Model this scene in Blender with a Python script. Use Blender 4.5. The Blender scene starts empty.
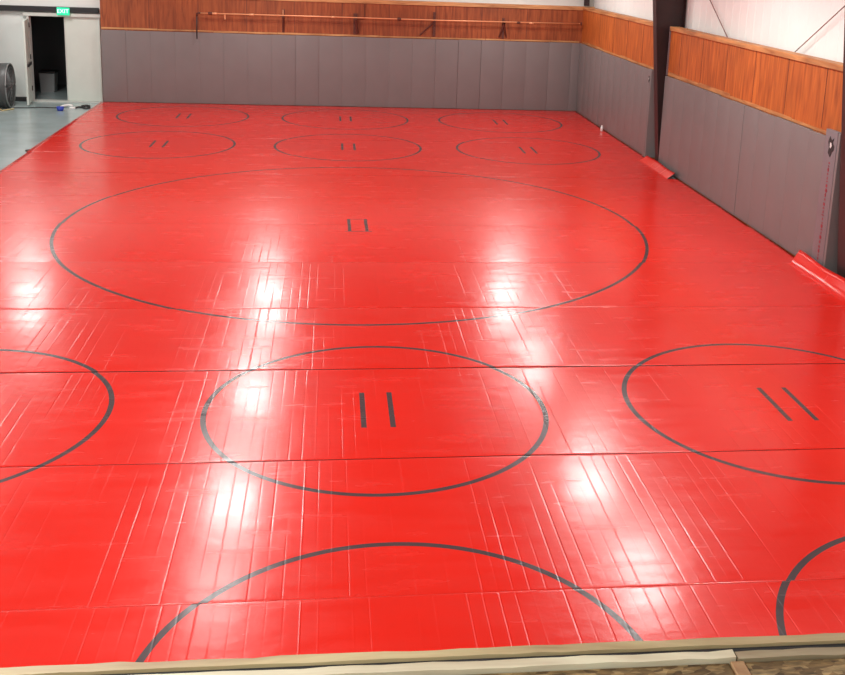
import bpy, bmesh, math, random
from math import pi, sin, cos, radians, sqrt, atan2, exp
from mathutils import Vector, Matrix
import numpy as np
random.seed(7)
S = bpy.context.scene
COL = S.collection

# ------------------------------------------------------------------ materials
def mat(name, col, rough=0.6, metal=0.0, spec=0.5, var=0.0, vscale=4.0, bump=0.0, bscale=30.0, stretch=(1, 1, 1), emit=None, coat=0.0):
    m = bpy.data.materials.new(name); m.use_nodes = True
    nt = m.node_tree; b = nt.nodes['Principled BSDF']
    b.inputs['Base Color'].default_value = (*col, 1)
    b.inputs['Roughness'].default_value = rough
    b.inputs['Metallic'].default_value = metal
    b.inputs['Specular IOR Level'].default_value = spec
    b.inputs['Coat Weight'].default_value = coat
    if emit:
        b.inputs['Emission Color'].default_value = (*emit[0], 1); b.inputs['Emission Strength'].default_value = emit[1]
    if var or bump:
        tc = nt.nodes.new('ShaderNodeTexCoord'); mp = nt.nodes.new('ShaderNodeMapping')
        mp.inputs['Scale'].default_value = stretch
        nt.links.new(tc.outputs['Object'], mp.inputs['Vector'])
    if var:
        n = nt.nodes.new('ShaderNodeTexNoise'); n.inputs['Scale'].default_value = vscale; n.inputs['Detail'].default_value = 6
        nt.links.new(mp.outputs[0], n.inputs['Vector'])
        r = nt.nodes.new('ShaderNodeMapRange'); r.inputs['From Min'].default_value = .25; r.inputs['From Max'].default_value = .75
        r.inputs['To Min'].default_value = 1 - var; r.inputs['To Max'].default_value = 1 + var
        nt.links.new(n.outputs['Fac'], r.inputs['Value'])
        mx = nt.nodes.new('ShaderNodeVectorMath'); mx.operation = 'SCALE'; mx.inputs[0].default_value = col
        nt.links.new(r.outputs[0], mx.inputs['Scale']); nt.links.new(mx.outputs[0], b.inputs['Base Color'])
    if bump:
        n = nt.nodes.new('ShaderNodeTexNoise'); n.inputs['Scale'].default_value = bscale; n.inputs['Detail'].default_value = 3
        nt.links.new(mp.outputs[0], n.inputs['Vector'])
        bp = nt.nodes.new('ShaderNodeBump'); bp.inputs['Strength'].default_value = bump; bp.inputs['Distance'].default_value = .01
        nt.links.new(n.outputs['Fac'], bp.inputs['Height']); nt.links.new(bp.outputs[0], b.inputs['Normal'])
    return m

RED = (0.62, 0.0135, 0.006)
INK = (0.055, 0.042, 0.045)

def mat_red(name, circles, marks, thin, dx):
    """glossy red vinyl with its own painted rings and starting lines (mat coordinates)"""
    m = bpy.data.materials.new(name); m.use_nodes = True
    nt = m.node_tree; N = nt.nodes; L = nt.links; b = N['Principled BSDF']
    def math_(op, a, c=None):
        n = N.new('ShaderNodeMath'); n.operation = op
        for i, v in enumerate((a, c)):
            if v is None: continue
            if isinstance(v, (int, float)): n.inputs[i].default_value = v
            else: L.new(v, n.inputs[i])
        return n.outputs[0]
    tc = N.new('ShaderNodeTexCoord'); sp = N.new('ShaderNodeSeparateXYZ'); L.new(tc.outputs['Object'], sp.inputs[0])
    X, Y = sp.outputs[0], sp.outputs[1]
    acc = None
    for cx, cy, R in circles:
        x = math_('SUBTRACT', X, cx + dx); y = math_('SUBTRACT', Y, cy)
        d = math_('SQRT', math_('ADD', math_('MULTIPLY', x, x), math_('MULTIPLY', y, y)))
        a = math_('LESS_THAN', math_('ABSOLUTE', math_('SUBTRACT', d, R)), .024)
        acc = a if acc is None else math_('MAXIMUM', acc, a)
    for cx, cy, hx, hy in marks + thin:
        a = math_('MAXIMUM', math_('SUBTRACT', math_('ABSOLUTE', math_('SUBTRACT', X, cx + dx)), hx),
                  math_('SUBTRACT', math_('ABSOLUTE', math_('SUBTRACT', Y, cy)), hy))
        a = math_('LESS_THAN', a, 0.0)
        acc = a if acc is None else math_('MAXIMUM', acc, a)
    # faint wear tone in the red
    n1 = N.new('ShaderNodeTexNoise'); n1.inputs['Scale'].default_value = .9; n1.inputs['Detail'].default_value = 4
    L.new(tc.outputs['Object'], n1.inputs['Vector'])
    r1 = N.new('ShaderNodeMapRange'); r1.inputs['From Min'].default_value = .3; r1.inputs['From Max'].default_value = .7
    r1.inputs['To Min'].default_value = .96; r1.inputs['To Max'].default_value = 1.04
    L.new(n1.outputs['Fac'], r1.inputs['Value'])
    vm = N.new('ShaderNodeVectorMath'); vm.operation = 'SCALE'; vm.inputs[0].default_value = RED; L.new(r1.outputs[0], vm.inputs['Scale'])
    mx = N.new('ShaderNodeMix'); mx.data_type = 'RGBA'
    L.new(vm.outputs[0], mx.inputs['A']); mx.inputs['B'].default_value = (*INK, 1)
    if acc is None: mx.inputs['Factor'].default_value = 0
    else: L.new(acc, mx.inputs['Factor'])
    L.new(mx.outputs['Result'], b.inputs['Base Color'])
    # gloss: smudgy, drawn out along the strip
    mp = N.new('ShaderNodeMapping'); mp.inputs['Scale'].default_value = (.8, 4.5, 1); L.new(tc.outputs['Object'], mp.inputs['Vector'])
    n2 = N.new('ShaderNodeTexNoise'); n2.inputs['Scale'].default_value = 1.6; n2.inputs['Detail'].default_value = 5
    L.new(mp.outputs[0], n2.inputs['Vector'])
    r2 = N.new('ShaderNodeMapRange'); r2.inputs['From Min'].default_value = .3; r2.inputs['From Max'].default_value = .7
    r2.inputs['To Min'].default_value = .20; r2.inputs['To Max'].default_value = .29
    L.new(n2.outputs['Fac'], r2.inputs['Value']); L.new(r2.outputs[0], b.inputs['Roughness'])
    b.inputs['Specular IOR Level'].default_value = .42
    b.inputs['Coat Weight'].default_value = .12; b.inputs['Coat Roughness'].default_value = .12
    # slight waviness of the vinyl skin
    mp3 = N.new('ShaderNodeMapping'); mp3.inputs['Scale'].default_value = (1, 1.6, 1); L.new(tc.outputs['Object'], mp3.inputs['Vector'])
    n3 = N.new('ShaderNodeTexNoise'); n3.inputs['Scale'].default_value = 5.0; n3.inputs['Detail'].default_value = 2.5
    L.new(mp3.outputs[0], n3.inputs['Vector'])
    bp = N.new('ShaderNodeBump'); bp.inputs['Strength'].default_value = .2; bp.inputs['Distance'].default_value = .013
    L.new(n3.outputs['Fac'], bp.inputs['Height']); L.new(bp.outputs[0], b.inputs['Normal'])
    return m

def mat_wood(name, col, axis='z', sheet=0.0):
    """plywood: long grain, knots, sheet-to-sheet tone"""
    m = bpy.data.materials.new(name); m.use_nodes = True
    nt = m.node_tree; N = nt.nodes; L = nt.links; b = N['Principled BSDF']
    tc = N.new('ShaderNodeTexCoord'); mp = N.new('ShaderNodeMapping')
    sc = {'z': (9, 9, .9), 'x': (.9, 9, 9), 'y': (9, .9, 9)}[axis]
    mp.inputs['Scale'].default_value = sc; L.new(tc.outputs['Object'], mp.inputs['Vector'])
    n = N.new('ShaderNodeTexNoise'); n.inputs['Scale'].default_value = 1.7; n.inputs['Detail'].default_value = 8; n.inputs['Distortion'].default_value = .6
    L.new(mp.outputs[0], n.inputs['Vector'])
    cr = N.new('ShaderNodeValToRGB'); e = cr.color_ramp.elements
    e[0].position = .3; e[0].color = (col[0] * .62, col[1] * .52, col[2] * .5, 1)
    e[1].position = .72; e[1].color = (col[0] * 1.25, col[1] * 1.35, col[2] * 1.5, 1)
    L.new(n.outputs['Fac'], cr.inputs[0])
    n2 = N.new('ShaderNodeTexNoise'); n2.inputs['Scale'].default_value = .8; L.new(tc.outputs['Object'], n2.inputs['Vector'])
    r = N.new('ShaderNodeMapRange'); r.inputs['From Min'].default_value = .3; r.inputs['From Max'].default_value = .7
    r.inputs['To Min'].default_value = .85; r.inputs['To Max'].default_value = 1.15; L.new(n2.outputs['Fac'], r.inputs['Value'])
    vm = N.new('ShaderNodeVectorMath'); vm.operation = 'SCALE'; L.new(cr.outputs[0], vm.inputs[0]); L.new(r.outputs[0], vm.inputs['Scale'])
    L.new(vm.outputs[0], b.inputs['Base Color']); b.inputs['Roughness'].default_value = .55
    return m

def mat_osb(name):
    m = bpy.data.materials.new(name); m.use_nodes = True
    nt = m.node_tree; N = nt.nodes; L = nt.links; b = N['Principled BSDF']
    tc = N.new('ShaderNodeTexCoord')
    nz = N.new('ShaderNodeTexNoise'); nz.inputs['Scale'].default_value = 5; L.new(tc.outputs['Object'], nz.inputs['Vector'])
    ad = N.new('ShaderNodeVectorMath'); ad.operation = 'MULTIPLY_ADD'; ad.inputs[1].default_value = (.04, .04, .04)
    L.new(nz.outputs['Color'], ad.inputs[0]); L.new(tc.outputs['Object'], ad.inputs[2])
    mp = N.new('ShaderNodeMapping'); mp.inputs['Scale'].default_value = (1, 2.6, 1); mp.inputs['Rotation'].default_value = (0, 0, .4)
    L.new(ad.outputs[0], mp.inputs['Vector'])
    v = N.new('ShaderNodeTexVoronoi'); v.inputs['Scale'].default_value = 34; L.new(mp.outputs[0], v.inputs['Vector'])
    cr = N.new('ShaderNodeValToRGB'); el = cr.color_ramp.elements
    el[0].position = 0; el[0].color = (.09, .055, .022, 1); el[1].position = 1; el[1].color = (.36, .26, .12, 1)
    k = el.new(.45); k.color = (.20, .13, .05, 1)
    sx = N.new('ShaderNodeSeparateColor'); L.new(v.outputs['Color'], sx.inputs[0]); L.new(sx.outputs[0], cr.inputs[0])
    g = N.new('ShaderNodeTexNoise'); g.inputs['Scale'].default_value = 22; g.inputs['Detail'].default_value = 8
    mg = N.new('ShaderNodeMapping'); mg.inputs['Scale'].default_value = (1, 3.5, 1); mg.inputs['Rotation'].default_value = (0, 0, -.5)
    L.new(tc.outputs['Object'], mg.inputs['Vector']); L.new(mg.outputs[0], g.inputs['Vector'])
    rg = N.new('ShaderNodeMapRange'); rg.inputs['From Min'].default_value = .3; rg.inputs['From Max'].default_value = .7
    rg.inputs['To Min'].default_value = .45; rg.inputs['To Max'].default_value = 1.5; L.new(g.outputs['Fac'], rg.inputs['Value'])
    vm = N.new('ShaderNodeVectorMath'); vm.operation = 'SCALE'; L.new(cr.outputs[0], vm.inputs[0]); L.new(rg.outputs[0], vm.inputs['Scale'])
    L.new(vm.outputs[0], b.inputs['Base Color']); b.inputs['Roughness'].default_value = .7
    bp = N.new('ShaderNodeBump'); bp.inputs['Strength'].default_value = .6; bp.inputs['Distance'].default_value = .004
    L.new(sx.outputs[1], bp.inputs['Height']); L.new(bp.outputs[0], b.inputs['Normal'])
    return m

M = {}
M['padgrey'] = mat('grey pad vinyl', (.192, .170, .167), .42, var=.04, vscale=2, bump=.15, bscale=3)
M['padend'] = mat('pale grey pad vinyl', (.19, .165, .175), .42, var=.04, vscale=3)
M['redink'] = mat('red marker', (.28, .03, .045), .5)
M['black'] = mat('black rubber', (.02, .02, .02), .6, var=.2)
M['foam'] = mat('dark mat foam', (.03, .03, .03), .9)
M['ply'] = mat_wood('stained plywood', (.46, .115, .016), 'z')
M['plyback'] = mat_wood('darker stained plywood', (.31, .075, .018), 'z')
M['trimwood'] = mat_wood('pale pine board', (.60, .30, .11), 'x')
M['trimwoody'] = mat_wood('pale pine board y', (.50, .22, .07), 'y')
M['pine'] = mat_wood('brightly lit pine lumber', (.64, .60, .40), 'x')  # left edge board: strong light there is put into the paler colour
M['pinerim'] = mat_wood('yellowed pine lumber', (.50, .40, .20), 'x')
M['pinedim'] = mat_wood('dimly lit pine lumber', (.34, .27, .15), 'x')  # right edge board: same lumber, darkened for the weaker light on that side
M['pinez'] = mat_wood('pine stud', (.45, .27, .12), 'z')
M['osb'] = mat_osb('oriented strand board')
M['siding'] = mat('white insulation facing', (.90, .91, .88), .6, var=.04, vscale=1.2, bump=.25, bscale=1.3)
M['wallpaint'] = mat('white painted steel', (.72, .75, .72), .5, var=.04, vscale=1.5)
M['concrete'] = mat('sealed grey concrete', (.30, .37, .37), .2, var=.18, vscale=1.3, bump=.05, bscale=10)
M['doorwhite'] = mat('pale door paint', (.60, .66, .60), .45, var=.03)
M['frame'] = mat('grey door frame paint', (.55, .58, .54), .45, var=.06)
M['steel'] = mat('dark red oxide steel', (.035, .016, .016), .5, var=.2)
M['rod'] = mat('oxide rod', (.22, .11, .09), .5)
M['blacksteel'] = mat('black painted steel', (.015, .015, .017), .45, var=.2)
M['copper'] = mat('copper', (.85, .40, .20), .35, metal=.3)
M['iron'] = mat('rusty dark iron', (.11, .03, .018), .6, var=.3, vscale=20)
M['chrome'] = mat('bright steel', (.7, .7, .7), .25, metal=1)
M['fan'] = mat('dark grey fan paint', (.06, .065, .065), .45, var=.15)
M['fanguard'] = mat('grey wire', (.26, .27, .27), .4, metal=.5)
M['blue'] = mat('blue plastic', (.03, .06, .42), .4)
M['white'] = mat('white plastic', (.8, .8, .78), .4)
M['yellow'] = mat('tan cloth', (.5, .42, .2), .8)
M['binmat'] = mat('pale grey bin plastic', (.32, .33, .33), .5)
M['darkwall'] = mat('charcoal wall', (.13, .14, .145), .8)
M['exitgreen'] = mat('lit green sign face', (.0, .35, .16), .4, emit=((.02, .75, .38), .9))
M['exitwhite'] = mat('lit sign letters', (.7, .95, .8), .4, emit=((.55, 1, .8), 1.2))
M['ceil'] = mat('white ceiling insulation', (.42, .41, .40), .7, bump=.2, bscale=2)

# ------------------------------------------------------------------ helpers
def bx(bm, x0, x1, y0, y1, z0, z1, bev=0.0):
    v = [bm.verts.new((x, y, z)) for x in (x0, x1) for y in (y0, y1) for z in (z0, z1)]
    fs = [bm.faces.new([v[i] for i in f]) for f in ((0, 1, 3, 2), (4, 6, 7, 5), (0, 4, 5, 1), (2, 3, 7, 6), (0, 2, 6, 4), (1, 5, 7, 3))]
    if bev:
        es = list({e for f in fs for e in f.edges})
        bmesh.ops.bevel(bm, geom=es, offset=bev, segments=3, profile=.6, affect='EDGES')
    return v
def tube(bm, pts, r, n=10, closed=False):
    pts = [Vector(p) for p in pts]; rings = []
    m = len(pts)
    for i, p in enumerate(pts):
        a = pts[i - 1] if (i or closed) else p
        c = pts[(i + 1) % m] if (i < m - 1 or closed) else p
        t = (c - a).normalized()
        u = t.cross(Vector((0, 0, 1)));
        if u.length < .05: u = t.cross(Vector((0, 1, 0)))
        u.normalize(); w = t.cross(u)
        rings.append([bm.verts.new(p + r * (cos(2 * pi * k / n) * u + sin(2 * pi * k / n) * w)) for k in range(n)])
    rng = range(m if closed else m - 1)
    for i in rng:
        A, B = rings[i], rings[(i + 1) % m]
        for k in range(n): bm.faces.new((A[k], A[(k + 1) % n], B[(k + 1) % n], B[k]))
    if not closed:
        bm.faces.new(rings[0][::-1]); bm.faces.new(rings[-1])
def prism(bm, prof, a, b, axis='y'):
    """closed outline swept from a to b"""
    def P(p, t): return {'y': (p[0], t, p[1]), 'x': (t, p[0], p[1]), 'z': (p[0], p[1], t)}[axis]
    A = [bm.verts.new(P(p, a)) for p in prof]; B = [bm.verts.new(P(p, b)) for p in prof]
    n = len(prof)
    for i in range(n): bm.faces.new((A[i], A[(i + 1) % n], B[(i + 1) % n], B[i]))
    bm.faces.new(A[::-1]); bm.faces.new(B)
def lathe(bm, prof, c, axis, n=32):
    """profile (along axis, radius) round an axis through c"""
    ax = Vector(axis).normalized(); u = ax.cross(Vector((0, 0, 1)))
    if u.length < .1: u = ax.cross(Vector((0, 1, 0)))
    u.normalize(); w = ax.cross(u); c = Vector(c); R = []
    for t, r in prof:
        R.append([bm.verts.new(c + ax * t + r * (cos(2 * pi * k / n) * u + sin(2 * pi * k / n) * w)) for k in range(n)])
    for A, B in zip(R, R[1:]):
        for k in range(n): bm.faces.new((A[k], A[(k + 1) % n], B[(k + 1) % n], B[k]))
    if prof[0][1] > 0: bm.faces.new(R[0][::-1])
    if prof[-1][1] > 0: bm.faces.new(R[-1])
def obj(name, bm, m, parent=None, smooth=False, loc=None):
    bmesh.ops.recalc_face_normals(bm, faces=bm.faces)
    me = bpy.data.meshes.new(name)
    if loc is not None:
        bmesh.ops.translate(bm, verts=bm.verts, vec=-Vector(loc))
    bm.to_mesh(me); bm.free()
    for mm in (m if isinstance(m, (list, tuple)) else [m]): me.materials.append(mm)
    if smooth: me.polygons.foreach_set('use_smooth', [True] * len(me.polygons))
    o = bpy.data.objects.new(name, me); COL.objects.link(o)
    if parent is not None: o.parent = parent
    if loc is not None: o.location = loc
    return o
def tag(o, label, cat, group=None, kind=None):
    if label: o['label'] = label
    if cat: o['category'] = cat
    if group: o['group'] = group
    if kind: o['kind'] = kind
    return o
def thing(name, label, cat, loc=(0, 0, 0), group=None, rz=0):
    o = bpy.data.objects.new(name, None); COL.objects.link(o); o.location = loc; o.rotation_euler = (0, 0, rz)
    return tag(o, label, cat, group)
def struct(name, bm, m, label=None, **k):
    o = obj(name, bm, m, **k); o['kind'] = 'structure'
    if label: o['label'] = label
    return o
def B(): return bmesh.new()

FZ = -.05          # concrete floor; the mat surface is z = 0
XR, XO = 6.62, 6.98   # right padded face, outer siding
YB = 27.42         # back padded face
XL = -10.6

# ------------------------------------------------------------------ setting
bm = B(); bx(bm, XL, XO + .3, -3, 31, FZ - .15, FZ); struct('floor', bm, M['concrete'])
bm = B(); bx(bm, XL, XO + .3, -3, 31, 6.3, 6.4); struct('ceiling', bm, M['ceil'])
# right outer wall: ribbed white insulation facing between girts
bm = B()
prof = []
y = -3.0
while y < 27.8:
    prof += [(y, 0), (y + .26, 0), (y + .275, -.006), (y + .315, -.006)]; y += .33
pts = [(XO + p[1], p[0]) for p in prof] + [(XO + .2, y), (XO + .2, -3.0)]
prism(bm, pts, FZ, 6.3, 'z'); struct('wall_right', bm, M['siding'], 'white ribbed insulated wall above the plywood on the right')
bm = B(); bx(bm, XL - .1, XL, -3, 31, FZ, 6.3); struct('wall_left', bm, M['siding'])
bm = B(); bx(bm, XL, XO + .3, -3.1, -3, FZ, 6.3); struct('wall_front', bm, M['siding'])
# back wall with door opening  x -7.60 .. -5.86
OX0, OX1, OZ = -7.62, -5.84, 2.17
bm = B(); YW0, YW1 = 27.62, 27.74
bx(bm, XL, OX0, YW0, YW1, FZ, 6.3); bx(bm, OX1, XO + .3, YW0, YW1, FZ, 6.3); bx(bm, OX0, OX1, YW0, YW1, OZ, 6.3)
struct('wall_back', bm, M['wallpaint'], 'white back wall above the plywood and round the open door')
# dark room behind the door
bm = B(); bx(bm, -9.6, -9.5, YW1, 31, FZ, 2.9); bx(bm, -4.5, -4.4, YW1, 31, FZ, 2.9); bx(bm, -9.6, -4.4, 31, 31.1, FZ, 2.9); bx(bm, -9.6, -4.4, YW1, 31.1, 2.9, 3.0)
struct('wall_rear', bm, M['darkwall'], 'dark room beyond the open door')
# black girt over the door
bm = B(); bx(bm, -9.4, -5.86, 27.50, 27.62, 2.235, 2.37); struct('trim_1', bm, M['blacksteel'], 'dark steel girt above the door')
bm = B(); bx(bm, -9.4, OX0 - .12, 27.56, 27.62, FZ, .06); struct('trim_2', bm, M['black'], 'dark base strip left of the door')

# stud walls carrying plywood: back, right far, right near, right beyond the near column
def stud_wall(name, x0, x1, y0, y1, face, label):
    """face 'y-' or 'x-' ; plywood band above the pads with pale boards top and bottom"""
    bm = B(); bx(bm, x0, x1, y0, y1, FZ, 2.76)
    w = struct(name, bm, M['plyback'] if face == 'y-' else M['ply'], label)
    bm = B()
    if face == 'y-': bx(bm, x0 - .02, x1, y0 - .03, y1 + .01, 2.70, 2.80, .004)
    else: bx(bm, x0 - .03, x1 + .01, y0 - .005, y1, 2.72, 2.80, .004)
    tp = obj('top_board', bm, M['trimwood'] if face == 'y-' else M['trimwoody'], w); tp['label'] = 'pale board capping the plywood'
    return w
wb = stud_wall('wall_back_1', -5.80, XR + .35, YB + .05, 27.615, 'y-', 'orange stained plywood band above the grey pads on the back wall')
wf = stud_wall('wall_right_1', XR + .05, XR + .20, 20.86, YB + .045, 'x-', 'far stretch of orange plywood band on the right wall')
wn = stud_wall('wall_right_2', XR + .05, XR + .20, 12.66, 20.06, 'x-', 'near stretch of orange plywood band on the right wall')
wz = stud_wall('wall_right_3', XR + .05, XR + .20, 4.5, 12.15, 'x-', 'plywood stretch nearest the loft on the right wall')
# thin batten seams, ragged pale ends along the foot of the plywood
def ragged(parent, x0, x1, along, fixed, z, n, m, hi):
    random.seed(int(abs(fixed) * 100) + n)
    t = x0
    while t < x1 - .15:
        ln = min(random.uniform(.5, 1.6), x1 - t); h = random.uniform(.03, hi)
        bm = B()
        if along == 'x': bx(bm, t, t + ln - .01, fixed - .012, fixed - .001, z, z + h)
        else: bx(bm, fixed - .012, fixed - .001, t, t + ln - .01, z, z + h)
        obj('batten', bm, m, parent); t += ln
ragged(wb, -5.79, -3.0, 'x', YB + .05, 1.86, 1, M['trimwood'], .07)
ragged(wb, -3.0, XR, 'x', YB + .05, 1.845, 2, M['trimwood'], .045)
ragged(wf, 20.7, 27.3, 'y', XR + .05, 1.845, 3, M['trimwoody'], .05)
ragged(wn, 12.9, 20.0, 'y', XR + .05, 1.845, 4, M['trimwoody'], .07)
# sheet joints in the plywood (narrow dark battens standing 3 mm proud)
for xx in (-4.6, -3.38, -2.16, -.94, .28, 1.5, 2.72, 3.94, 5.16):
    bm = B(); bx(bm, xx - .006, xx + .006, YB + .047, YB + .0495, 1.9, 2.70); obj('sheet_joint', bm, M['iron'], wb)
for w_, ys in ((wf, (21.9, 23.1, 24.3, 25.6)), (wn, (13.35, 14.57, 15.79, 17.0, 18.2, 19.4))):
    for yy in ys:
        bm = B(); bx(bm, XR + .047, XR + .0495, yy - .006, yy + .006, 1.9, 2.72); obj('sheet_joint', bm, M['iron'], w_)
# pale end trim of near stretch by the column
bm = B(); bx(bm, XR + .02, XR + .2, 20.062, 20.08, 1.84, 2.8); obj('end_board', bm, M['padend'], wn)

# ------------------------------------------------------------------ wall pads
def pad(axis, a0, a1, z0=0.005, z1=1.83, proud=0.0, m='padgrey', face=None, gap=.0004):
    bm = B()
    g = gap
    if axis == 'x': bx(bm, a0 + g, a1 - g, YB - proud, YB + .045, z0, z1, .003)
    else: bx(bm, (XR if face is None else face) - proud, XR + .045, a0 + g, a1 - g, z0, z1, .003)
    return bm
W = .6096
x = -5.80; i = 0
while x < XR - .1:
    x1 = min(x + W, XR + .04)
    o = obj('wall_pad', pad('x', x, x1, z1=1.83 + random.uniform(-.006, .006), proud=random.choice((0, 0, .006)), gap=random.choice((.0004, .0004, .003))), M['padgrey'], smooth=True)
    tag(o, 'grey vinyl wall pad in the row along the back wall', 'wall pad', 'grey pads along the back wall')
    x = x1; i += 1
for (y0, y1, lab, grp) in ((20.98, YB - .012, 'grey vinyl pad on the right wall, between back corner and far column', 'grey pads on the far right wall'),
                           (12.98, 20.06, 'grey vinyl pad on the right wall, between the two dark steel columns', 'grey pads between the columns'),
                           (8.5, 12.10, 'grey vinyl pad on the right wall, nearer than the front column', 'grey pads nearest the loft')):
    n = round((y1 - y0) / W); st = (y1 - y0) / n
    for k in range(n):
        a, b_ = y0 + k * st, y0 + (k + 1) * st
        o = obj('wall_pad', pad('y', a, b_, z1=1.83 + random.uniform(-.006, .006), proud=random.choice((0, 0, .006)), gap=random.choice((.0004, .0004, .003))), M['padgrey'], smooth=True)
        tag(o, lab, 'wall pad', grp)
def corner_pad(y0, y1, z1, label, mark):
    """narrow pad wrapped round the cut end of the stud wall"""
    t = thing('corner_pad', label, 'wall pad', (XR, y0, .0))
    bm = B(); bx(bm, -.06, .0, .05, y1 - y0, .02, z1, .006); f = obj('face_pad', bm, M['padend'] if mark else M['padgrey'], t, smooth=True)
    bm = B(); bx(bm, -.055, .19, -.01, .045, .02, z1 - .01, .006); obj('end_pad', bm, M['padgrey'], t, smooth=True)
    # torn, tied patch near the top
    bm = B()
    pts = [(-.05, .0), (-.02, .05), (-.035, .11), (.0, .07), (.03, .12), (.05, .04), (.03, -.03), (.04, -.10), (.0, -.15), (-.02, -.08), (-.045, -.05)]
    s = 1.0 if mark else .55
    prism(bm, [((y1 - y0) * .5 + p[0] * s * 1.7, z1 - .2 + p[1] * s) for p in pts], -.066, -.061, 'x')
    q = obj('torn_patch', bm, M['black'], t); q['label'] = 'small dark torn patch'
    bm = B(); prism(bm, [((y1 - y0) * .5 + p[0] * s * .55 + .003, z1 - .19 + p[1] * s * .3) for p in pts], -.069, -.0665, 'x')
    q = obj('patch_centre', bm, M['white'], t)
    if mark:
        random.seed(3); z = z1 - .42
        while z > .2:
            h = random.uniform(.012, .05); w = random.uniform(.008, .022); c = (y1 - y0) * .5 + random.uniform(-.008, .008) 
            bm = B(); bx(bm, -.0635, -.0605, c - w, c + w, z - h, z)
            if random.random() < .5: bx(bm, -.0635, -.0605, c - w * 1.7, c + w * 1.7, z - h * .6, z - h * .6 + .008)
            q = obj('red_letter', bm, M['redink'], f); q['label'] = 'faint red mark of the writing running down the pad'
            z -= h + random.uniform(.01, .035)
    return t
corner_pad(20.80, 20.98, 1.86, 'narrow pad wrapping the wall end at the far steel column', False)
corner_pad(12.60, 12.98, 1.95, 'narrow pad at the near column with red writing down its face', True)

# ------------------------------------------------------------------ mat strips
R0, RB = 1.524, 4.298
small = [(.440, 8.69), (4.311, 8.67), (-3.43, 8.70), (.435, 4.97), (4.301, 4.957), (-3.47, 4.97), (-3.49, 21.62), (.388, 21.62), (4.217, 21.53), (-3.50, 25.34), (.372, 25.35), (4.205, 25.28)]
big = (.42, 15.17)
seams = [2.22, 4.06, 5.895, 7.755, 9.64, 11.457, 13.26, 15.19, 16.93, 18.78, 20.6, 22.43, 24.26, 26.09, 27.40]
labels = ['red mat strip just beyond the wooden ledge, cut by the frame, crossed by the nearest circles',
          'red mat strip, nearest in full view, crossed by tops of the front circles',
          'red mat strip between the front circles and the row of three with slanted start lines',
          'red mat strip through the start lines of the second row of circles',
          'red mat strip between the second row of circles and the big circle',
          'red mat strip crossing the near edge of the big circle',
          'red mat strip just nearer than the small box inside the big circle',
          'red mat strip holding the small box mark at the centre of the big circle',
          'red mat strip crossing the far part of the big circle',
          'red mat strip with its right end curled up at the far column',
          'red mat strip through the start lines of the third row of circles',
          'red mat strip between the two farthest rows of circles',
          'red mat strip through the start lines of the farthest row of circles',
          'red mat strip lying against the back wall pads']
dxs = [0, -.02, 0, .0, .012, -.008, .003, .0, .012, .008, -.01, .01, -.006, 0]
tilts = [0, .006, .002, -.003, -.002, .004, .011, .007, -.002, .002, .001, 0, 0, 0]
bows = [0, .003, .004, .003, .004, .005, .004, .003, .002, .001, .001, 0, 0, 0]
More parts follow.
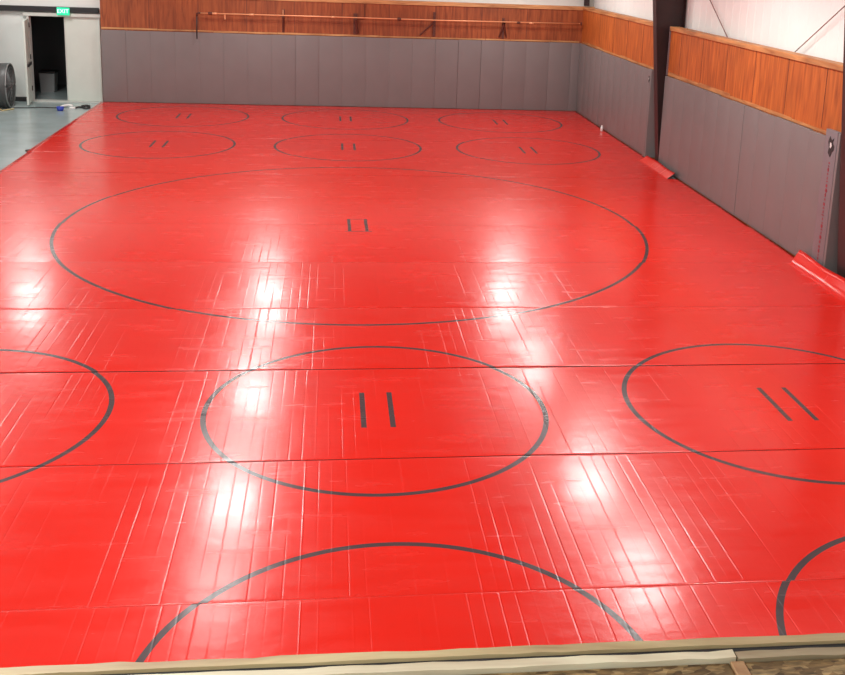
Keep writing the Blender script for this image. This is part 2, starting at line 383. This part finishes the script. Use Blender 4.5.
# right ends: flat end x, or curled up against the wall
CURL = {3: .24, 4: .22, 5: .18, 9: .11}
def strip(k):
    y0, y1 = seams[k], seams[k + 1]
    rs = random.Random(100 + k)
    xl = -5.79 + rs.uniform(-.01, .01) - (.05 if k >= 10 else 0)
    xr = 6.60
    gap = .0022
    ya, yb = y0 + gap, y1 - gap
    near = k <= 7
    # samples along x
    xs = [xl]
    cre = []
    c = xl + .06 + rs.uniform(0, .1)
    sp = .1055
    while c < xr - .3:
        cre.append(c); c += sp + rs.uniform(-.006, .006)
    if near:
        w = .007
        for c in cre: xs += [c - w * 1.7, c - w, c - w * .5, c, c + w * .5, c + w, c + w * 1.7]
    else:
        xs += [xl + .1 * j for j in range(1, int((xr - xl) / .1))]
    xs += [xr - .28, xr - .2, xr - .12, xr - .05, xr]
    xs = sorted(set(xs))
    X = np.array(xs)
    ny = 25
    ys = [ya] + [ya + .012, ya + .03] + [ya + .06 + (yb - ya - .12) * j / (ny - 1) for j in range(ny)] + [yb - .03, yb - .012] + [yb]
    Y = np.array(ys)
    GX, GY = np.meshgrid(X, Y, indexing='ij')
    Z = np.zeros_like(GX)
    # crease grooves with broken strength
    if near:
        for c in cre:
            amp = rs.uniform(.35, 1.0)
            ph, fr = rs.uniform(0, 6.28), rs.uniform(.3, 1.6)
            a = amp * np.clip(.68 + .5 * np.sin(fr * (GY - y0) * 2.2 + ph), 0, 1)
            d = np.abs(GX - c)
            sgn = 1 if rs.random() < .35 else -1
            Z += np.where(d < .0071, sgn * (.0012 if sgn < 0 else .0009) * a * (1 + np.cos(pi * np.clip(d / .007, 0, 1))) / 2, 0)
    # long slow waves of the foam, and the roll memory of the strip
    for j in range(5):
        fx, fy, p = rs.uniform(.4, 1.6), rs.uniform(.6, 2.2), rs.uniform(0, 6.28)
        Z += .0008 * np.sin(GX * fx + GY * fy + p) / (1 + .5 * j)
    u = (GY - (y0 + y1) / 2) / ((y1 - y0) / 2)
    Z += tilts[k] * u * .9 + bows[k] * (1 - u ** 2) - bows[k] * .6
    # rolled-over long edges
    e = np.minimum(GY - ya, yb - GY); Z -= .002 * np.clip(1 - e / .013, 0, 1) ** 2
    PX = GX.copy()
    # curl up at the right end
    if k in CURL:
        h = CURL[k]; s0 = xr - .20
        s = np.clip((GX - s0) / .20, 0, 1)
        fade = 1.0
        Z += h * s * fade * (1 + .08 * np.sin(GY * 5 + k)); PX -= (.05 if k == 9 else .08) * s * fade
        PX += .0
    bm = B(); vt = [[bm.verts.new((PX[i, j], GY[i, j], Z[i, j])) for j in range(len(ys))] for i in range(len(xs))]
    vb = {}
    def bot(i, j):
        if (i, j) not in vb:
            z = Z[i, j]
            zz = FZ + .001 if z < .02 else z - .05
            vb[i, j] = bm.verts.new((PX[i, j] , GY[i, j], max(FZ + .001, zz)))
        return vb[i, j]
    nx, nn = len(xs), len(ys)
    for i in range(nx - 1):
        for j in range(nn - 1):
            f = bm.faces.new((vt[i][j], vt[i + 1][j], vt[i + 1][j + 1], vt[i][j + 1])); f.smooth = True
    for i in range(nx - 1):
        f = bm.faces.new((bot(i, 0), bot(i + 1, 0), vt[i + 1][0], vt[i][0])); f.material_index = 1
        f = bm.faces.new((bot(i + 1, nn - 1), bot(i, nn - 1), vt[i][nn - 1], vt[i + 1][nn - 1])); f.material_index = 1
        bm.faces.new((bot(i, 0), bot(i, nn - 1), bot(i + 1, nn - 1), bot(i + 1, 0))).material_index = 1
    for j in range(nn - 1):
        bm.faces.new((bot(0, j + 1), bot(0, j), vt[0][j], vt[0][j + 1])).material_index = 0
        bm.faces.new((bot(nx - 1, j), bot(nx - 1, j + 1), vt[nx - 1][j + 1], vt[nx - 1][j])).material_index = 1
    cs = [(cx, cy, R0) for cx, cy in small if cy + R0 + .1 > y0 and cy - R0 - .1 < y1]
    if big[1] + RB + .1 > y0 and big[1] - RB - .1 < y1: cs.append((*big, RB))
    mk = []
    for cx, cy in small:
        if y0 - .5 < cy < y1 + .5: mk += [(cx - .127, cy, .024, .37), (cx + .127, cy, .024, .37)]
    th = []
    if y0 - .5 < big[1] < y1 + .5:
        mk += [(big[0] - .127, big[1], .024, .37), (big[0] + .127, big[1], .024, .37)]
        th += [(big[0], big[1] - .37, .2, .012), (big[0], big[1] + .37, .15, .01)]
    m = mat_red('red mat vinyl %d' % k, cs, mk, th, dxs[k])
    me = bpy.data.meshes.new('mat_strip'); bm.normal_update(); bm.to_mesh(me); bm.free()
    me.materials.append(m); me.materials.append(M['foam'])
    o = bpy.data.objects.new('mat_strip', me); COL.objects.link(o)
    tag(o, labels[k], 'wrestling mat')
for k in range(1, len(seams) - 1): strip(k)
# loose scrap at the left edge of the mats
bm = B(); bx(bm, -5.93, -5.83, 20.84, 20.96, FZ, -.02, .008)
tag(obj('foam_scrap', bm, M['black']), 'small black scrap lying at the left edge of the red mats', 'scrap')
# small white bottle against right wall
t = thing('small_bottle', 'tiny white upright bottle on the red mat at the foot of the right wall', 'bottle', (6.50, 24.15, .002))
bm = B(); lathe(bm, [(0, .026), (.005, .03), (.10, .03), (.115, .016), (.12, .014)], (0, 0, 0), (0, 0, 1), 16); obj('bottle_body', bm, M['white'], t, smooth=True)
bm = B(); lathe(bm, [(.121, .017), (.145, .017)], (0, 0, 0), (0, 0, 1), 16); obj('cap', bm, M['white'], t)

# ------------------------------------------------------------------ steel columns
def column(y, label, x_in=(6.60, 6.40), ztop=6.25, hw=.11):
    """tapered I section: inner flange leans into the room"""
    t = thing('steel_column', label, 'column', (XO - .02, y, FZ))
    xo = 0.0
    a, b_ = x_in[0] - (XO - .02), x_in[1] - (XO - .02)
    H = ztop - FZ; slope = (b_ - a) / 3.6
    zt = a + slope * H
    def slab(bm, xa0, xa1, xb0, xb1, w):
        v = [bm.verts.new(p) for p in ((xa0, -w, 0), (xa1, -w, 0), (xa1, w, 0), (xa0, w, 0), (xb0, -w, H), (xb1, -w, H), (xb1, w, H), (xb0, w, H))]
        for f in ((3, 2, 1, 0), (4, 5, 6, 7), (0, 1, 5, 4), (1, 2, 6, 5), (2, 3, 7, 6), (3, 0, 4, 7)): bm.faces.new([v[i] for i in f])
    bm = B(); slab(bm, a, a + .016, zt, zt + .016, hw); obj('inner_flange', bm, M['steel'], t)
    bm = B(); slab(bm, a + .016, xo - .016, zt + .016, xo - .016, .006); obj('web', bm, M['steel'], t)
    bm = B(); slab(bm, xo - .016, xo, xo - .016, xo, hw); obj('outer_flange', bm, M['steel'], t)
    bm = B(); bx(bm, a - .02, xo, -hw - .03, hw + .03, 0, .02); obj('base_plate', bm, M['steel'], t)
    return t
column(20.25, 'dark red steel column between the two plywood stretches on the right', (6.66, 6.31))
column(12.27, 'dark steel column at the right edge of the photo, by the near pads', (6.66, 6.31))
# corner column (above the plywood)
t = thing('steel_column', 'dark steel column rising out of the far right corner behind the plywood', 'column', (6.86, 27.52, 2.82))
bm = B(); bx(bm, -.20, -.05, -.1, -.085, 0, 3.4); obj('inner_flange', bm, M['steel'], t)
bm = B(); bx(bm, -.13, -.12, -.085, .08, 0, 3.4); obj('web', bm, M['steel'], t)
# left column
t = thing('steel_column', 'black steel post at the left edge beside the drum fan', 'column', (-8.44, 27.3, FZ))
bm = B(); bx(bm, -.1, .13, -.01, .01, 0, 2.3); obj('inner_flange', bm, M['blacksteel'], t)
bm = B(); bx(bm, -.01, .01, .01, .18, 0, 2.3); obj('web', bm, M['blacksteel'], t)

# X bracing rods
def rod(label, a, b_):
    o = B(); tube(o, [a, b_], .008, 8)
    tag(obj('brace_rod', o, M['rod'], smooth=True), label, 'brace')
rod('thin steel brace rod climbing the white wall toward the near column', (6.90, 20.1, -.04), (6.90, 12.65, 4.03))
rod('thin steel brace rod climbing the white wall toward the far column', (6.93, 12.9, -.04), (6.93, 20.15, 4.18))

# ------------------------------------------------------------------ copper pipe on back wall
PY_, PZ = YB - .13, 2.335
t = thing('wall_pipe', 'long copper pipe on dark brackets along the back plywood', 'pipe', (0, 0, 0))
bm = B(); tube(bm, [(-3.30, PY_, PZ), (0, PY_, PZ + .004), (3, PY_, PZ), (6.55, PY_, PZ + .02)], .017, 10); q = obj('pipe_run', bm, M['copper'], t, smooth=True); q['label'] = 'bright copper pipe run'
bm = B(); tube(bm, [(-3.39, PY_, PZ + .0), (-3.40, PY_, 1.68)], .016, 10); q = obj('drop_pipe', bm, M['blacksteel'], t, smooth=True); q['label'] = 'black pipe dropping over the pad'
bm = B(); tube(bm, [(-3.30, PY_, PZ), (-3.36, PY_, PZ + .006), (-3.39, PY_, PZ - .02), (-3.392, PY_, PZ - .07)], .022, 10); obj('elbow', bm, M['iron'], t, smooth=True)
for xx, r in ((-3.06, .04), (1.75, .045), (4.9, .03)):
    bm = B(); lathe(bm, [(-.05, r * .7), (-.02, r), (.02, r), (.05, r * .7)], (xx, PY_, PZ), (1, 0, 0), 12); obj('valve', bm, M['iron'], t, smooth=True)
for xx in (-2.02, .05, -2.95, 5.25):
    bm = B(); lathe(bm, [(-.06, .026), (.06, .026)], (xx, PY_, PZ), (1, 0, 0), 12); obj('coupling', bm, M['copper'], t, smooth=True)
bm = B(); tube(bm, [(-2.69, PY_, PZ), (-2.69, PY_, PZ - .14)], .015, 8); obj('stub', bm, M['copper'], t)
def bracket(xx, dx, vert, up=.0, w=.035):
    bm = B()
    if vert: bx(bm, xx - w, xx + w, YB + .02, YB + .049, 1.90, PZ + .1 + up)
    bx(bm, xx - w, xx + w, PY_ - .03, YB + .045, PZ - .045, PZ - .018)
    # diagonal strut to the foot
    p0, p1 = Vector((xx, PY_, PZ - .03)), Vector((xx + dx, YB + .03, 1.93)); tube(bm, [p0, p1], w * .75, 6)
    obj('bracket', bm, M['iron'], t)
bracket(-1.23, 0.0, True, .05, .03); bracket(.62, .06, True, 0, .05); bracket(2.68, -.36, True, .1, .028); bracket(4.52, -.1, True, 0, .03)
bracket(4.52, .1, False, 0, .022)
bm = B(); tube(bm, [(.72, YB + .03, PZ - .03), (.86, YB + .03, PZ - .03), (.86, YB + .03, 2.68)], .01, 6); obj('conduit', bm, M['iron'], t)
bm = B(); lathe(bm, [(-.02, .05), (0, .05)], (6.60, PY_, PZ + .02), (1, 0, 0), 14); obj('end_flange', bm, M['iron'], t)
bm = B(); tube(bm, [(-1.23, PY_, PZ), (-1.23, PY_, PZ + .15)], .012, 8); obj('riser', bm, M['copper'], t)

# ------------------------------------------------------------------ door
d = thing('door_1', None, None, (0, 0, 0)); d['kind'] = 'structure'; d['label'] = 'double door, left leaf open, right leaf closed'
bm = B(); bx(bm, OX0, OX0 + .05, 27.55, 27.76, FZ, OZ, .004); bx(bm, OX1 - .03, OX1, 27.55, 27.76, FZ, OZ, .004); bx(bm, OX0 - .08, OX1 + .02, 27.53, 27.76, OZ - .045, OZ + .045, .004)
obj('door_frame', bm, M['frame'], d)
bm = B(); bx(bm, OX0, OX1, 27.50, 27.78, FZ, FZ + .03, .004); obj('threshold', bm, M['frame'], d)
bm = B(); bx(bm, -6.70, OX1 - .035, 27.59, 27.635, FZ + .035, OZ - .05, .003); lf = obj('door_leaf', bm, M['doorwhite'], d); lf['label'] = 'closed pale right leaf'
bm = B(); bx(bm, -6.72, -6.695, 27.575, 27.65, FZ + .035, OZ - .05, .002); obj('astragal', bm, M['frame'], lf)
# open left leaf, swung into the hall beside the jamb
le = obj('door_leaf', (lambda b: (bx(b, 0, .045, -.86, 0, 0, OZ - .10, .003), b)[1])(B()), M['doorwhite'], d, loc=None)
le.location = (OX0 + .005, 27.51, FZ + .04); le.rotation_euler = (0, 0, radians(9.5)); le['label'] = 'open left leaf seen nearly edge on'
for z in (.3, 1.1, 1.9):
    bm = B(); tube(bm, [(OX0 + .062, 27.53, z - .06), (OX0 + .062, 27.53, z + .06)], .012, 8); obj('hinge', bm, M['blacksteel'], d)
bm = B(); bx(bm, .05, .09, -.80, -.1, .93, 1.0, .01); obj('push_bar', bm, M['blacksteel'], le)
# exit sign
e = thing('exit_sign', 'small lit green exit sign above the open door', 'exit sign', (-6.70, 27.44, 2.17))
bm = B(); bx(bm, -.15, .15, 0, .06, 0, .19, .006); obj('sign_box', bm, M['exitgreen'], e)
cu = bpy.data.curves.new('exit_letters', 'FONT'); cu.body = 'EXIT'; cu.size = .14; cu.align_x = 'CENTER'; cu.align_y = 'CENTER'; cu.extrude = .002
tmp = bpy.data.objects.new('tmp', cu); COL.objects.link(tmp)
bpy.context.view_layer.update()
me = bpy.data.meshes.new_from_object(tmp.evaluated_get(bpy.context.evaluated_depsgraph_get())); bpy.data.objects.remove(tmp)
me.materials.clear(); me.materials.append(M['exitwhite'])
o = bpy.data.objects.new('exit_lettering', me); COL.objects.link(o); o.parent = e; o.location = (0, -.003, .095); o.rotation_euler = (pi / 2, 0, 0)
bm = B(); bx(bm, -.02, .02, .06, .08, .14, .20); obj('mount', bm, M['blacksteel'], e)

# bin in the dark room
t = thing('storage_bin', 'grey bin standing in the dark beyond the open door', 'bin', (-7.66, 29.5, FZ))
bm = B()
pr = [(-.175, 0), (.175, 0), (.2, .52), (-.2, .52)]
prism(bm, pr, -.18, .18, 'y'); obj('bin_body', bm, M['binmat'], t)
bm = B(); bx(bm, -.22, .22, -.21, .21, .52, .57, .015); obj('lid', bm, M['black'], t)
bm = B(); bx(bm, -.08, .08, -.2, -.182, .40, .44, .004); obj('handle', bm, M['binmat'], t)

# ------------------------------------------------------------------ drum fan
fr = thing('drum_fan', 'large dark drum fan on the floor at the left edge', 'fan', (-7.80, 26.5, FZ), rz=radians(4.3))
RC, cz = .53, .545
bm = B(); lathe(bm, [(0, RC), (-.02, RC + .015), (-.42, RC + .0), (-.42, RC - .02), (-.02, RC - .015), (0, RC - .012), (0, RC)], (0, 0, cz), (1, 0, 0), 48)
obj('drum', bm, M['fan'], fr, smooth=True)
bm = B(); tube(bm, [(.005, (RC + .005) * cos(a), cz + (RC + .005) * sin(a)) for a in [2 * pi * k / 48 for k in range(48)]], .018, 8, True); rim = obj('rim', bm, M['fanguard'], fr, smooth=True)
bm = B()
for rr in (.12, .20, .28, .36, .44): tube(bm, [(.015 + .03 * (1 - rr / RC), rr * cos(a), cz + rr * sin(a)) for a in [2 * pi * k / 36 for k in range(36)]], .005, 5, True)
for k in range(12):
    a = 2 * pi * k / 12; tube(bm, [(.05, .08 * cos(a), cz + .08 * sin(a)), (.005, RC * cos(a), cz + RC * sin(a))], .005, 5)
obj('front_guard', bm, M['fanguard'], fr)
bm = B(); lathe(bm, [(.06, .0), (.06, .09), (-.02, .10), (-.25, .10), (-.27, .0)], (0, 0, cz), (1, 0, 0), 24); obj('motor_hub', bm, M['fan'], fr, smooth=True)
for k in range(4):
    a0 = 2 * pi * k / 4 + .4
    bm = B(); g = []
    for i in range(7):
        r = .10 + .38 * i / 6; row = []
        for j in range(5):
            s = (j / 4 - .5) * (.5 + .25 * i / 6); aa = a0 + s; row.append((-.12 + s * .16 * (1 - .3 * i / 6), r * cos(aa), cz + r * sin(aa)))
        g.append(row)
    top = [[bm.verts.new(p) for p in row] for row in g]; bt = [[bm.verts.new((p[0] - .006, p[1], p[2])) for p in row] for row in g]
    for i in range(6):
        for j in range(4):
            bm.faces.new((top[i][j], top[i + 1][j], top[i + 1][j + 1], top[i][j + 1])); bm.faces.new((bt[i][j + 1], bt[i + 1][j + 1], bt[i + 1][j], bt[i][j]))
    for i in range(6):
        bm.faces.new((top[i][0], bt[i][0], bt[i + 1][0], top[i + 1][0])); bm.faces.new((top[i][4], top[i + 1][4], bt[i + 1][4], bt[i][4]))
    for j in range(4):
        bm.faces.new((top[0][j], top[0][j + 1], bt[0][j + 1], bt[0][j])); bm.faces.new((top[6][j], bt[6][j], bt[6][j + 1], top[6][j + 1]))
    obj('blade', bm, M['fan'], fr, smooth=True)
for s in (-1, 1):
    bm = B(); tube(bm, [(-.05, s * .30, .02), (-.06, s * .40, .16), (-.2, s * .52, cz * .85)], .016, 8); tube(bm, [(-.38, s * .30, .02), (-.37, s * .40, .16), (-.2, s * .52, cz * .85)], .016, 8)
    obj('stand_leg', bm, M['fan'], fr, smooth=True)
    bm = B(); lathe(bm, [(-.02, .06), (.02, .06)], (-.38, s * .30, .06), (0, 1, 0), 16); obj('wheel', bm, M['black'], fr, smooth=True)

# ------------------------------------------------------------------ clutter on the concrete
def curve_thing(name, pts, r, m, label, cat, n=60):
    P = [Vector(p) for p in pts]; out = []
    for i in range(len(P) - 1):
        p0 = P[max(i - 1, 0)]; p1 = P[i]; p2 = P[i + 1]; p3 = P[min(i + 2, len(P) - 1)]
        for s in range(8):
            u = s / 8
            out.append(.5 * ((2 * p1) + (-p0 + p2) * u + (2 * p0 - 5 * p1 + 4 * p2 - p3) * u * u + (-p0 + 3 * p1 - 3 * p2 + p3) * u ** 3))
    out.append(P[-1])
    bm = B(); tube(bm, out, r, 7); return tag(obj(name, bm, m, smooth=True), label, cat)
z = FZ + .012
curve_thing('power_cord', [(-6.22, 26.86, z), (-6.12, 26.95, z + .01), (-6.02, 26.88, z), (-6.08, 26.78, z), (-6.18, 26.84, z + .02)], .02, M['black'], 'small coil of black cord against the closed door leaf', 'cord')
curve_thing('power_cord', [(-7.72, 26.38, z), (-7.45, 26.42, z), (-7.1, 26.52, z), (-6.88, 26.5, z), (-6.70, 26.52, z)], .012, M['black'], 'black cord lying on the concrete in front of the open door', 'cord')
curve_thing('power_cord', [(-6.30, 26.52, z), (-6.24, 26.66, z), (-6.15, 26.62, z), (-6.02, 26.45, z), (-5.96, 26.6, z)], .026, M['black'], 'black cord in the clutter nearest the mats', 'cord')
curve_thing('hose', [(-6.60, 26.35, FZ + .03), (-6.62, 26.55, FZ + .04), (-6.52, 26.72, FZ + .05), (-6.40, 26.72, FZ + .03)], .028, M['white'], 'short curved white hose beside the blue tub', 'hose')
bm = B(); bx(bm, -6.40, -6.27, 26.38, 26.46, FZ, FZ + .05, .012); tag(obj('white_scrap', bm, M['white'], smooth=True), 'white crumpled scrap between the hose and the mats', 'scrap')
t = thing('blue_tub', 'small blue tub on the concrete near the mat edge', 'tub', (-6.55, 26.12, FZ))
bm = B(); lathe(bm, [(0, .07), (.09, .09), (.09, .08), (.01, .062)], (0, 0, 0), (0, 0, 1), 24); obj('tub_body', bm, M['blue'], t, smooth=True)
bm = B(); tube(bm, [(.088 * cos(a), .088 * sin(a), .09 + .0) for a in [2 * pi * k / 24 for k in range(24)]], .007, 6, True); obj('tub_rim', bm, M['blue'], t, smooth=True)
curve_thing('strap', [(-8.15, 25.98, z), (-7.95, 26.05, z + .01), (-7.85, 25.92, z), (-7.72, 26.03, z + .01), (-7.66, 26.2, z)], .014, M['yellow'], 'tan strap lying under the front of the drum fan', 'strap')
curve_thing('strap', [(-8.2, 25.9, z), (-8.05, 25.86, z), (-7.95, 25.93, z)], .014, M['white'], 'white strap lying left of the tan one by the fan', 'strap')

# ------------------------------------------------------------------ loft edge at the camera's feet
LZ = 2.42
def board(name, x0, x1, y0, y1, z0, z1, m, label, cat, rz=0.0, seed=0, group=None):
    """rough sawn board: edges wander a little"""
    rs = random.Random(seed); n = max(4, int((x1 - x0) / .06)); bm = B(); R = []
    for i in range(n + 1):
        xx = x0 + (x1 - x0) * i / n; w = .0022
        R.append([bm.verts.new((xx, yy + rs.uniform(-w, w), zz + rs.uniform(-.0015, .0015))) for yy, zz in ((y0, z0), (y1, z0), (y1, z1), (y0, z1))])
    for A, C_ in zip(R, R[1:]):
        for k in range(4): bm.faces.new((A[k], A[(k + 1) % 4], C_[(k + 1) % 4], C_[k]))
    bm.faces.new(R[0][::-1]); bm.faces.new(R[-1])
    c = Vector(((x0 + x1) / 2, (y0 + y1) / 2, z0)); o = obj(name, bm, m, loc=c); o.rotation_euler = (0, 0, rz); o.location = Matrix.Rotation(rz, 3, 'Z') @ c
    return tag(o, label, cat)
LEDGE = []
board('rim_board', -3.2, 3.2, 2.104, 2.130, LZ - .24, LZ + .001, M['pinerim'], 'thin pale pine board forming the very edge of the loft, next to the mats', 'board', rz=-.007, seed=1)
board('edge_board', -3.2, .955, 2.060, 2.086, LZ - .24, LZ + .0, M['pine'], 'board behind the dark gap, left of the post, coloured paler for stronger light', 'board', rz=-.007, seed=2)
board('edge_board', .96, 3.2, 2.060, 2.086, LZ - .24, LZ - .004, M['pinedim'], 'board behind the gap, right of the post, coloured darker for weaker light', 'board', rz=-.007, seed=3)
bm = B(); bx(bm, -3.2, .935, .9, 2.055, LZ - .03, LZ - .012)
tag(obj('strand_board_deck', bm, M['osb']), 'strand board deck sheet at the bottom edge, left of the post', 'deck board').rotation_euler = (0, 0, -.007)
bm = B(); bx(bm, .975, 3.2, .9, 2.055, LZ - .03, LZ - .012)
tag(obj('strand_board_deck', bm, M['osb']), 'strand board deck sheet in the bottom right corner', 'deck board').rotation_euler = (0, 0, -.007)
bm = B(); bx(bm, -3.2, 3.2, 2.089, 2.101, LZ - .2, LZ - .006)  # black filler added to stand in for the shade inside the gap
tag(obj('gap_shade', bm, M['foam']), 'black filler added for the shade in the gap between the loft edge boards', 'strip').rotation_euler = (0, 0, -.007)
bm = B(); bx(bm, .938, .972, 1.6, 2.055, LZ - .06, LZ - .006, .003)
tag(obj('cleat', bm, M['pinez']), 'narrow pine cleat between the two strand board sheets', 'batten').rotation_euler = (0, 0, -.007)
bm = B()
for xx in (-2.8, 0, 2.8): bx(bm, xx - .07, xx + .07, 1.0, 1.14, FZ, LZ - .34)
bx(bm, -3.2, 3.2, .9, 2.04, LZ - .24, LZ - .061); bx(bm, -3.2, 3.2, .9, 2.15, LZ - .34, LZ - .24)
struct('floor_loft', bm, M['pinez'], 'joists and posts carrying the loft deck')

# ------------------------------------------------------------------ lights: rows of high bays
def lamp(x, y, p, s=.55):
    l = bpy.data.lights.new('high bay light', 'AREA'); l.shape = 'RECTANGLE'; l.size = .6; l.size_y = 1.3; l.energy = p; l.color = (1, .985, .95)
    o = bpy.data.objects.new('high_bay_light', l); COL.objects.link(o); o.location = (x, y, 4.6)
P = 128
ROWS = ((-7.2, ((25.0, 1), (19.8, 1), (15.0, 1), (10.0, 1), (5.0, 1), (0.3, 1))),
        (-1.5, ((24.8, 1), (19.6, .9), (15.2, 1), (12.6, .35), (8.5, 1), (4.5, 1), (0.3, 1))),
        (4.45, ((24.8, 1), (20.9, .7), (15.7, 1), (12.7, .8), (8.5, .9), (4.5, .5), (0.3, .25))))
for x, row in ROWS:
    for y, k in row: lamp(x, y, P * k)
w = bpy.data.worlds.new('world'); S.world = w; w.use_nodes = True
w.node_tree.nodes['Background'].inputs[0].default_value = (.5, .52, .55, 1); w.node_tree.nodes['Background'].inputs[1].default_value = .2

# ------------------------------------------------------------------ camera
f, ppx, ppy = 1037.27, 459.263, 195.7285
pitch, yaw, roll, H = .228073, .127548, -.038203, 4.0208
cam = bpy.data.cameras.new('camera'); co = bpy.data.objects.new('camera', cam); COL.objects.link(co)
cam.sensor_fit = 'HORIZONTAL'; cam.sensor_width = 36; cam.lens = f / 845 * 36
cam.shift_x = (422.5 - ppx) / 845; cam.shift_y = (ppy - 337.5) / 845
cp, sp_, cy, sy = cos(pitch), sin(pitch), cos(yaw), sin(yaw)
F = Vector((sy * cp, cy * cp, -sp_)); Rr = Vector((cy, -sy, 0)); D = F.cross(Rr)
r_ = cos(roll) * Rr + sin(roll) * D; d_ = -sin(roll) * Rr + cos(roll) * D
mw = Matrix((( r_.x, -d_.x, -F.x, 0), (r_.y, -d_.y, -F.y, 0), (r_.z, -d_.z, -F.z, H), (0, 0, 0, 1)))
co.matrix_world = mw; cam.clip_start = .05; cam.clip_end = 200
S.camera = co
S.view_settings.view_transform = 'Standard'; S.view_settings.look = 'None'; S.view_settings.exposure = 0.0; S.view_settings.gamma = 1
S.view_settings.use_curve_mapping = False
